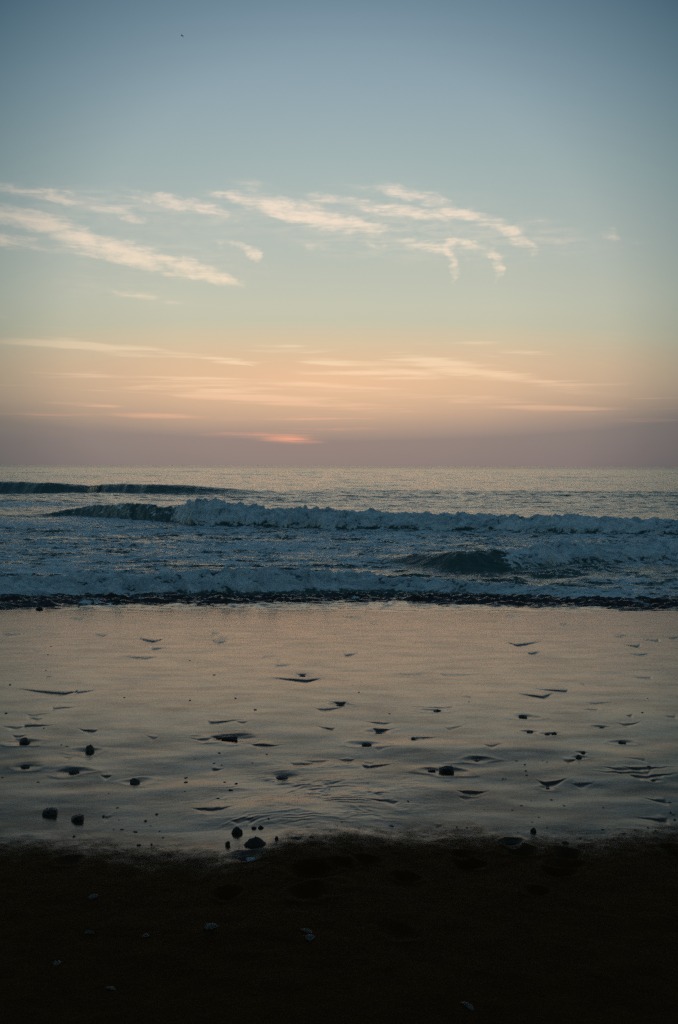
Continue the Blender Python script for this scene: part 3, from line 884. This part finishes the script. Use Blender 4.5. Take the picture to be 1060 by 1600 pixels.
# shells on the dark sand
def shell_mesh(name, ln, wd, ht, mat, seed):
    bm = bmesh.new()
    N, K = 18, 9
    rr = random.Random(seed)
    rings = []
    top = bm.verts.new((-ln * .45, 0, ht * .5))
    for k in range(1, K + 1):
        f = k / K
        ring = []
        for j in range(N + 1):
            a = -math.pi * .5 + math.pi * j / N
            rib = 1 + .035 * math.cos(j * math.pi)
            rx = ln * f * rib * (.9 + .1 * math.cos(a))
            ring.append(bm.verts.new((-ln * .45 + rx * math.cos(a) * .98, wd * .62 * f ** .7 * math.sin(a) * rib,
                                      ht * (.5 + 1.1 * math.sin(f * 2.4)) * (.55 + .45 * math.cos(a)) - ht * .6 * f * f + rr.uniform(-.02, .02) * ht)))
        rings.append(ring)
    for j in range(N):
        bm.faces.new((top, rings[0][j], rings[0][j + 1]))
        for k in range(K - 1):
            bm.faces.new((rings[k][j], rings[k + 1][j], rings[k + 1][j + 1], rings[k][j + 1]))
    bmesh.ops.solidify(bm, geom=bm.faces[:], thickness=ht * .12)
    me = bpy.data.meshes.new(name)
    bm.to_mesh(me); bm.free()
    for p in me.polygons:
        p.use_smooth = True
    me.materials.append(mat)
    return me


SHELLS = [(392, 1354, 15, 5, 20, 1, 'bright bluish white shell lying against the low dark lump'),
          (147, 1404, 17, 5, 0, 0, 'thin pale sliver of shell, highest one on the left of the dark sand'),
          (331, 1463, 24, 7, -10, 0, 'flat oval pale shell, the largest on the dark sand, left of centre'),
          (480, 1470, 10, 9, 70, 0, 'upper of two pale shell bits close together at bottom centre'),
          (485, 1482, 17, 7, 30, 0, 'lower, longer one of two pale shell bits close together at bottom centre'),
          (229, 1470, 13, 4, -15, 0, 'faint thin shell bit left of the large oval shell'),
          (174, 1547, 8, 8, 80, 0, 'small rounded shell bit near the bottom left corner'),
          (732, 1579, 11, 11, 40, 0, 'lone pale round shell bit near the bottom edge, right of centre'),
          (90, 1506, 14, 5, 30, 0, 'dim shell bit above the small rounded one at the bottom left'),
          (140, 1460, 18, 3, -8, 0, 'very thin dim shell splinter left of the faint shell bit')]
for px, py, lp, wp, rot, wht, lab in SHELLS:
    x, y = hit(px, py)
    lm_ = lp * y / FOC
    wm = wp * y / FOC * 2.0
    me = shell_mesh("shell", lm_, wm, lm_ * .22, M_SHELLW if wht else M_SHELL, px)
    o = place("shell", me, x, y, lm_ * .05, R(rot), lab, 'shell', 'pale shells on the dark sand')
    o.rotation_euler.x = R(8)

# ------------------------------------------------------------------ a far bird
def bird():
    bx, by = 285, 56
    d = ray(bx, by)
    p = np.array([0, 0, CAM_Z]) + d * 120
    bm = bmesh.new()
    segs = [(-.13, .004), (-.10, .018), (-.05, .034), (0, .04), (.05, .032), (.09, .024), (.12, .026), (.145, .012), (.165, .003)]
    rings = []
    for yy, r_ in segs:
        rings.append([bm.verts.new((r_ * math.cos(a), yy, r_ * math.sin(a))) for a in [k * math.pi / 4 for k in range(8)]])
    for a_, b_ in zip(rings, rings[1:]):
        for k in range(8):
            bm.faces.new((a_[k], a_[(k + 1) % 8], b_[(k + 1) % 8], b_[k]))
    bm.faces.new(rings[0][::-1]); bm.faces.new(rings[-1])
    for s in (-1, 1):
        pr = [(0.02, .06, -.05, .02), (.08, .075, -.045, .05), (.15, .06, -.03, .045), (.22, .02, -.045, .02), (.27, -.04, -.06, 0.0)]
        v = [(bm.verts.new((s * x_, f_, z_ + .006)), bm.verts.new((s * x_, b2, z_)), bm.verts.new((s * x_, (f_ + b2) / 2, z_ - .006))) for x_, f_, b2, z_ in pr]
        for p0, p1 in zip(v, v[1:]):
            for a_, b_ in ((0, 1), (1, 2), (2, 0)):
                bm.faces.new((p0[a_], p0[b_], p1[b_], p1[a_]))
    tl = [bm.verts.new(q) for q in ((-.02, -.12, 0), (.02, -.12, 0), (.04, -.19, .003), (-.04, -.19, .003), (0, -.15, .01))]
    bm.faces.new(tl[:4]); bm.faces.new((tl[0], tl[1], tl[4])); bm.faces.new((tl[2], tl[3], tl[4]))
    bmesh.ops.recalc_face_normals(bm, faces=bm.faces[:])
    me = bpy.data.meshes.new("bird")
    bm.to_mesh(me); bm.free()
    me.materials.append(stone_mat("dark_feathers", (.01, .01, .01, 1), (.02, .02, .02, 1), .8))
    o = bpy.data.objects.new("bird", me)
    C.objects.link(o)
    o.location = p
    o.rotation_euler = (0, R(12), R(70))
    o['label'] = 'tiny dark far-off bird alone high in the sky at upper left'
    o['category'] = 'bird'


bird()
